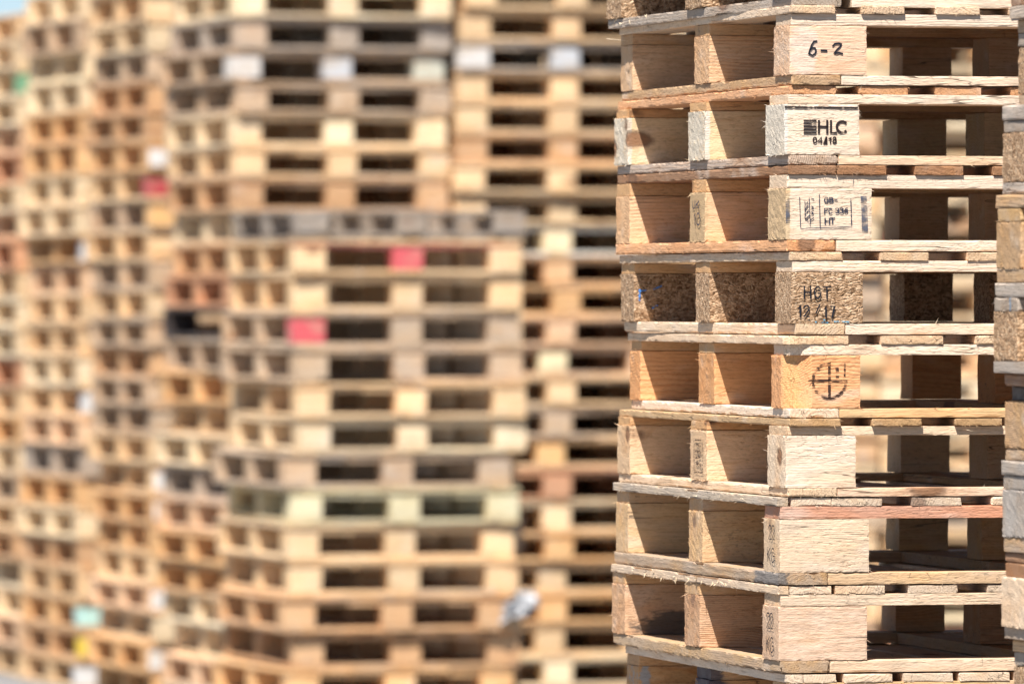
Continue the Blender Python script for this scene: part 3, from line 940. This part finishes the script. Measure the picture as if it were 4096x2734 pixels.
def build_near(i, v, pxs, chip, cols, wst, label, det=1):
    rnd = random.Random(300 + i)
    z = [at_z(a, YF) for a in v]
    far_x = at_x(pxs[2], YF)
    far = Vector((far_x, YF, 0))
    org = far - EYR * LEN
    P = thing("pallet", label, "pallet", (org.x, org.y, z[4]), YAW_R, "pallets of the nearer stack at the picture's edge")
    td, ts, tb, ba = [a - z[4] for a in z[:4]]
    off = [at_x(p, YF) - far_x for p in pxs]
    rows = [(0, .12), (.545, .655), (LEN - .115, LEN)]
    cs = [(0, .14), (.508, .59), (.97, 1.1)]
    sd = 7000 + 200 * i
    c = [lin(a) for a in cols]
    side = board(P, "base_board", off[3], off[3] + .095, 0, LEN, 0, ba, 'y', sd, vary(c[3], rnd, .05), wst, det, wane=.004)
    board(P, "base_board", off[3] + .098, 1.0, 0, .1, 0, ba - .0006, 'x', sd + 1, vary(c[3], rnd), wst, det)
    board(P, "base_board", off[3] + .098, 1.0, LEN - .1, LEN, 0, ba - .0006, 'x', sd + 2, vary(c[3], rnd), wst, det)
    board(P, "base_board", 1.006, 1.1, 0, LEN, 0, ba - .0004, 'y', sd + 3, vary(c[3], rnd), wst, det)
    board(P, "base_board", .503, .595, .102, LEN - .102, 0, ba - .0008, 'y', sd + 4, vary(c[3], rnd), wst, det)
    for ri, (ya, yb) in enumerate(rows):
        for ci, (xa, xb) in enumerate(cs):
            d2 = 2 if (ci == 0 and ri == 2 and det) else det
            board(P, "block", xa, xb, ya, yb, ba, tb, 'x', sd + 10 + ri * 3 + ci, vary(c[2], rnd, .06), wst * (.6 if not chip else 1), d2, mat=CHIP if chip else WOOD,
                  n_end=20 if d2 == 2 else 0, rag=.0016, amp=.0012 if chip else .0006, edge=.003)
        s = board(P, "stringer", off[1], 1.098, ya + .002, yb - .004, tb, ts, 'x', sd + 30 + ri, vary(c[1], rnd, .05), wst, det, edge=.003, n_end=8 if det else 0)
        if i == 4 and ri == 2:
            stain(s, (-.55 + .035, -.02, 0), (.05, .006, .05), (.16, .36, .62))
    dk = [(off[0], off[0] + .1), (.16, .26), (.33, .43), (.50, .60), (.67, .77), (.84, .94), (1.0, 1.1)]
    for k, (xa, xb) in enumerate(dk):
        board(P, "deck_board", xa, xb, 0, LEN + rnd.uniform(-.004, .004), ts, td - (.0006 if k else 0), 'y', sd + 40 + k, vary(c[0], rnd, .06), wst * 1.1, det, wane=.004, edge=.004, n_long=12 if k == 0 and det else 0)
    return P


for i, (v, pxs, chip, cols, wst, label) in enumerate(NEAR):
    build_near(i, v, pxs, chip, cols, wst, label)
z_low = at_z(2905, YF)
n_low = int(round(z_low / .15))
for k in range(n_low):
    hh = z_low / n_low * FPX / YF
    v1 = 2907 + k * hh
    build_near(20 + k, (v1, v1 + 48, v1 + 100, v1 + hh - 52, v1 + hh - 2), (4020, 4022, 4022, 4022), False, (TAN, GREY, TAN, TAN), .4,
               'pallet low in the nearer stack, hidden below the bottom of the picture', det=0)

# ------------------------------------------------------------------ the unsharp stacks behind
BYAW = rad(17.2)
BEX = Vector((math.cos(BYAW), math.sin(BYAW), 0))
BEY = Vector((-math.sin(BYAW), math.cos(BYAW), 0))
BW, BL = 1.0, 1.2
POOL = {}


def pooled(name, L, W, H, n=4, mat=WOOD, warp=.007):
    key = (name, round(L, 3), round(W, 3), round(H, 3), mat.name)
    if key not in POOL:
        L_ = []
        for k in range(n):
            r = random.Random(len(POOL) * 31 + k)
            V, F = piece_geo(L, W, H - .0006, .16 if L > .3 else .2, .2, .2, len(POOL) * 17 + k, amp=.001, edge=.003, warp=r.uniform(-warp, warp) if L > .5 else 0)
            L_.append(to_mesh(name, V, F, mat))
        POOL[key] = L_
    return POOL[key]


TONES = [('cream', (247, 223, 184), .06), ('pale tan', (240, 206, 160), .10), ('honey-coloured', (237, 190, 134), .08), ('light brown', (218, 174, 128), .15),
         ('pinkish', (241, 203, 164), .12), ('grey-brown', (212, 182, 148), .4), ('weathered grey', (198, 178, 156), .6), ('reddish-brown', (216, 160, 120), .15)]
TONE_W = [28, 26, 16, 10, 9, 9, 4, 2]


def build_back(rnd, loc, yaw, tone, label, hgt, group, paint=None, flip=False, style=0, drop_mid=False, closed=False):
    """paint: {part key: (colour, word)}; part keys 'corner', 'middle', 'right' blocks of the front row, 'front_board'"""
    paint = paint or {}
    P = thing("pallet", label, "pallet", loc, yaw, group)
    tb = .019 * hgt / .148; td = .017 * hgt / .148; ts = .018 * hgt / .148
    if closed:
        tb *= 1.7; td *= 1.6; ts *= 1.6
    tk = hgt - tb - td - ts
    base = lin(tone[1], .88); w = tone[2] * .75
    Z = lambda z: (hgt - z) if flip else z

    def put(name, L, W, H, x, y, z, along, col=None, mat=WOOD, lab=None, ww=None):
        if ww is None and name != 'block' and w > 0:
            ww = w + rnd.random() ** 2 * .26
        me = rnd.choice(pooled(name, L, W, H, mat=mat))
        c = col if col else vary(base, rnd, .16)
        o = link(name, me, P, (x, y, Z(z)), (0, 0, 0 if along == 'x' else math.pi / 2), c, min(1, (w if ww is None else ww) * rnd.uniform(.5, 1.5)))
        if lab:
            o["label"] = lab
        return o
    bx = [.047, .5, .953]
    for k, x in enumerate(bx):
        put("base_board", BL, .094, tb, x, BL / 2, tb / 2, 'y')
    for y in (.05, BL - .05):
        for x in (.2735, .7265):
            c = paint.get('front_board') if (y < .1) else None
            if y < .1 and not c and rnd.random() < .1:
                continue
            put("base_board", .353, .098, tb - .001, x, y, tb / 2, 'x', col=lin(c[0], .8) if c else None, mat=PAINT if c else WOOD, lab=(c[1] + " painted board") if c else None)
    bwid = [.14, .13, .14]
    for ri, y in enumerate((.055, BL / 2, BL - .055)):
        for ci, x in enumerate((.07, .5, .93)):
            if drop_mid and ci == 0 and ri == 1:
                continue
            key = {0: 'corner', 1: 'middle', 2: 'right'}[ci] if ri == 0 else None
            c = paint.get(key)
            if c:
                put("block", bwid[ci], .11, tk, x, y, tb + tk / 2, 'x', col=lin(c[0], .85), mat=PAINT, lab=c[1] + " painted block")
            else:
                bo = put("block", bwid[ci], .11, tk, x, y, tb + tk / 2, 'x')
                if ri == 0 and ci == 0 and paint.get('patch'):
                    pc = paint['patch']
                    V, F = piece_geo(.098, .004, tk * .92, .05, .05, .05, 5)
                    pm = link("paint_patch", to_mesh("paint_patch", V, F, PAINT), bo, (-.012, -.0575, 0), col=lin(pc[0], .9))
                    pm["label"] = pc[1] + " patch on the block face"
        c = paint.get('stringer') if ri == 0 else None
        put("stringer", BW - .006, .098, ts, BW / 2, y + (.004 if ri == 0 else 0), tb + tk + ts / 2, 'x', col=lin(c[0], .85) if c else None, mat=PAINT if c else WOOD,
            lab=(c[1] + " painted stringer") if c else None)
    if style == 0:
        for k in range(6):
            put("deck_board", BL, .098, td, .05 + k * .18, BL / 2 + rnd.uniform(-.006, .006), hgt - td / 2 - rnd.choice((0, .0007)), 'y')
    else:
        for k in range(7):
            put("deck_board", BL, .139, td, .066 + k * .1447, BL / 2 + rnd.uniform(-.008, .004), hgt - td / 2 - rnd.choice((0, .0007)), 'y')
    return P


ORD = ['', 'first', 'second', 'third', 'fourth', 'fifth', 'sixth', 'seventh', 'eighth', 'ninth', 'tenth', 'eleventh', 'twelfth', 'thirteenth', 'fourteenth', 'fifteenth', 'sixteenth',
       'seventeenth', 'eighteenth', 'nineteenth', 'twentieth', 'twenty-first', 'twenty-second', 'twenty-third', 'twenty-fourth', 'twenty-fifth', 'twenty-sixth']

W_ = ((226, 224, 220), 'white'); RED_ = ((214, 92, 96), 'red'); CY_ = ((186, 226, 216), 'pale turquoise'); YE_ = ((246, 208, 60), 'yellow'); GR_ = ((104, 172, 128), 'green')
OR_ = ((240, 190, 128), 'orange'); PG_ = ((206, 204, 184), 'pale green'); LG_ = ((204, 204, 204), 'light grey')
# key: near corner (lateral column of the photograph at distance), distance, count, mean height, phrase, top in view, special pieces {row in the photograph: paint}
STACKS = {
    'A': (1177, 32.6, 16, .150, 'short unsharp stack with red patches', True,
          {590: dict(middle=RED_, stringer=((214, 120, 112), 'worn pink-red')), 755: dict(corner=RED_)}),
    'B': (924, 36.4, 25, .1485, 'tall unsharp stack behind short one', False,
          {148: dict(corner=((220, 214, 206), 'whitish'), middle=LG_, right=PG_), 1430: dict()}),
    'C': (1807, 36.7, 25, .149, 'unsharp stack beside the sharp one', False,
          {128: dict(corner=((220, 214, 206), 'whitish'), middle=LG_), 540: dict(stringer=((244, 238, 222), 'white'), front_board=((244, 238, 222), 'white')), 1010: dict(middle=OR_, stringer=OR_), 845: dict(middle=((246, 226, 180), 'cream'))}),
    'D': (600, 38.3, 25, .148, 'third unsharp stack from the sky', False,
          {355: dict(patch=W_), 425: dict(corner=((190, 52, 68), 'dark red')), 490: dict(corner=OR_), 1080: dict(patch=W_), 1150: dict(patch=W_), 1370: dict(patch=W_), 1510: dict(patch=W_)}),
    'E': (327, 39.6, 23, .1520, 'second unsharp stack from the sky', True,
          {575: dict(corner=W_), 920: dict(corner=W_), 1415: dict(corner=CY_), 1485: dict(corner=YE_), 1545: dict(corner=W_)}),
    'F': (82, 40.9, 23, .1510, 'unsharp stack under the sky corner', True, {190: dict(corner=GR_)}),
    'H': (2684, 37.0, 25, .149, None, False, {440: dict(corner=((226, 120, 108), 'faded red'))}),
    'I': (3540, 37.3, 25, .149, None, False, {520: dict(corner=((226, 120, 108), 'faded red'))}),
}
ANCHOR = {'A': 755, 'B': 150, 'C': 128, 'D': 425, 'E': 920, 'F': 190}
for key, (px, Y, n, mh, phrase, top_seen, special) in STACKS.items():
    rnd = random.Random(sum(map(ord, key)) * 7 + 3)
    X = at_x(px, Y)
    hs = [mh * rnd.uniform(.955, 1.045) for _ in range(n)]
    if key == 'A':
        hs[-1] *= .84
    if key in ANCHOR:                 # bring one course to the height at which it stands in the photograph
        z_want = at_z(ANCHOR[key] * 1.744, Y)
        cum = [sum(hs[:k]) + hs[k] / 2 + .0006 * k for k in range(n)]
        f = min((z_want / c for c in cum), key=lambda q: abs(q - 1))
        hs = [h * f for h in hs]
    zs = [0.0]
    for h in hs:
        zs.append(zs[-1] + h + .0006)
    lean = {'A': .0035, 'B': .0022, 'C': .0033, 'D': -.0008, 'E': .0013}.get(key, 0.0)
    order = 0
    for k in range(n - 1, -1, -1):
        z, h = zs[k], hs[k]
        mid = row_of(z + h / 2, Y) / 1.744
        seen = -25 < mid < 1590
        tone = rnd.choices(TONES, TONE_W if key != 'A' else TONE_W[:6] + [0, 0])[0]
        paint = {}
        for v, pt in special.items():
            if abs(mid - v) < h / Y * FPX / 1.744 * .5 + .5:
                paint = pt
        flip = False; style = 1 if rnd.random() < (.9 if key in 'ABC' else .4) else 0; drop = False
        if key == 'A' and k == n - 1:
            flip = True; tone = ('dark grey', (150, 136, 120), .6)
        if key == 'A' and abs(mid - 1165) < 42:
            tone = ('olive-stained', OLIVE, .2)
        if key == 'B' and abs(mid - 765) < 38:
            tone = ('charcoal-dark', (74, 66, 64), 0); drop = True
        if key == 'B' and abs(mid - 60) < 36:
            tone = TONES[6]
        order += 1 if seen else 0
        if phrase is None:
            label = 'pallet in the unsharp stacks glimpsed through the gaps of the sharp stack' if seen else 'pallet at the top or foot of the far stacks, outside the picture'
            group = 'pallets glimpsed through the sharp stack' if seen else 'pallets outside the picture'
        elif not seen:
            label = 'pallet at the top or foot of the far stacks, outside the picture'
            group = 'pallets outside the picture'
        else:
            if top_seen:
                label = '%s pallet, %s from top, %s' % (tone[0], ORD[order], phrase)
            else:
                label = '%s pallet, %s below the frame top, %s' % (tone[0], ORD[order], phrase)
            group = 'pallets of the unsharp stacks'
        p = Vector((X, Y, z)) + BEX * (rnd.gauss(0, .014) + lean * (k - 10)) + BEY * rnd.gauss(0, .014)
        pal = build_back(rnd, p, rad({'A': 15.9, 'B': 17.8, 'D': 17.2, 'E': 18.0, 'F': 18.0}.get(key, 17.2)) + rad(rnd.gauss(0, .7)), tone, label, h, group, paint, flip, style, drop, closed=key in 'HI')
        if key in 'BCHI':
            pal.scale.x = 1.06

# rows behind those, seen only as shade and scraps of wood through the gaps: one mesh each
REAR = {}


def rear_mesh(kind):
    if kind not in REAR:
        V, F = [], []

        def bx(x0, x1, y0, y1, z0, z1):
            b = len(V)
            for z in (z0, z1):
                V.extend([Vector((x0, y0, z)), Vector((x1, y0, z)), Vector((x1, y1, z)), Vector((x0, y1, z))])
            F.extend([(b + 3, b + 2, b + 1, b), (b + 4, b + 5, b + 6, b + 7), (b, b + 1, b + 5, b + 4), (b + 1, b + 2, b + 6, b + 5), (b + 2, b + 3, b + 7, b + 6), (b + 3, b, b + 4, b + 7)])
        for x in (0, .453, .906):
            bx(x, x + .094, 0, 1.2, 0, .021)
        for y in (0, 1.1):
            bx(.096, .451, y, y + .1, .001, .0205); bx(.549, .904, y, y + .1, .001, .0205)
        for y in (0, .545, 1.09):
            for x in (0, .435, .86):
                bx(x, x + .135, y + .001, y + .109, .0214, .1046)
            bx(.002, .998, y + .003, y + .107, .105, .1275)
        for k in range(6):
            bx(k * .1725, k * .1725 + .137, 0, 1.2, .128, .1476)
        REAR[kind] = to_mesh("pallet", V, F, WOOD)
    return REAR[kind]


for (X, Y, n) in ((-.915, 34.05, 15), (-.70, 38.35, 24), (.35, 38.5, 24), (1.45, 38.8, 24)):
    for k in range(n):
        o = bpy.data.objects.new("pallet", rear_mesh(0))
        C.objects.link(o)
        o.location = (X + RND.gauss(0, .008), Y + RND.gauss(0, .008), k * .1484)
        o.rotation_euler = (0, 0, BYAW + rad(RND.gauss(0, .4)))
        tone = RND.choices(TONES, TONE_W)[0]
        o.color = (*vary(lin(tone[1]), RND, .1), tone[2])
        o["label"] = "pallet of the shaded rear stacks glimpsed through gaps in the unsharp ones"
        o["category"] = "pallet"
        o["group"] = "pallets of the shaded rear stacks"

# ------------------------------------------------------------------ torn plastic film on the short stack's corner
Yb = 32.84
V, F = [], []
nu, nv = 22, 14
rb = Vector((3.1, 7.7, 1.3))
for i in range(nu + 1):
    for j in range(nv + 1):
        a, b = i / nu - .5, j / nv - .5
        n1 = noise.noise_vector(Vector((a * 5, b * 5, 0)) + rb); n2 = noise.noise_vector(Vector((a * 13, b * 13, 2)) + rb)
        V.append(Vector((a * .15 * (1 - .3 * b), 0, b * .085 + a * .06)) + n1 * .03 + n2 * .005)
for i in range(nu):
    for j in range(nv):
        q = i * (nv + 1) + j
        F.append((q, q + 1, q + nv + 2, q + nv + 1))
n0 = len(V)
V += [v + Vector((0, .0015, 0)) for v in V[:n0]]
F += [tuple(n0 + q for q in reversed(f)) for f in F[:nu * nv]]
film = bpy.data.objects.new("plastic_film", to_mesh("plastic_film", V, F, FILM))
film["label"] = "crumpled scrap of whitish plastic film snagged on the short unsharp stack's corner"
film["category"] = "plastic film"
film.location = (at_x(2075, Yb) - .0, Yb, at_z(2420, Yb))
film.rotation_euler = (rad(8), 0, rad(20))
C.objects.link(film)
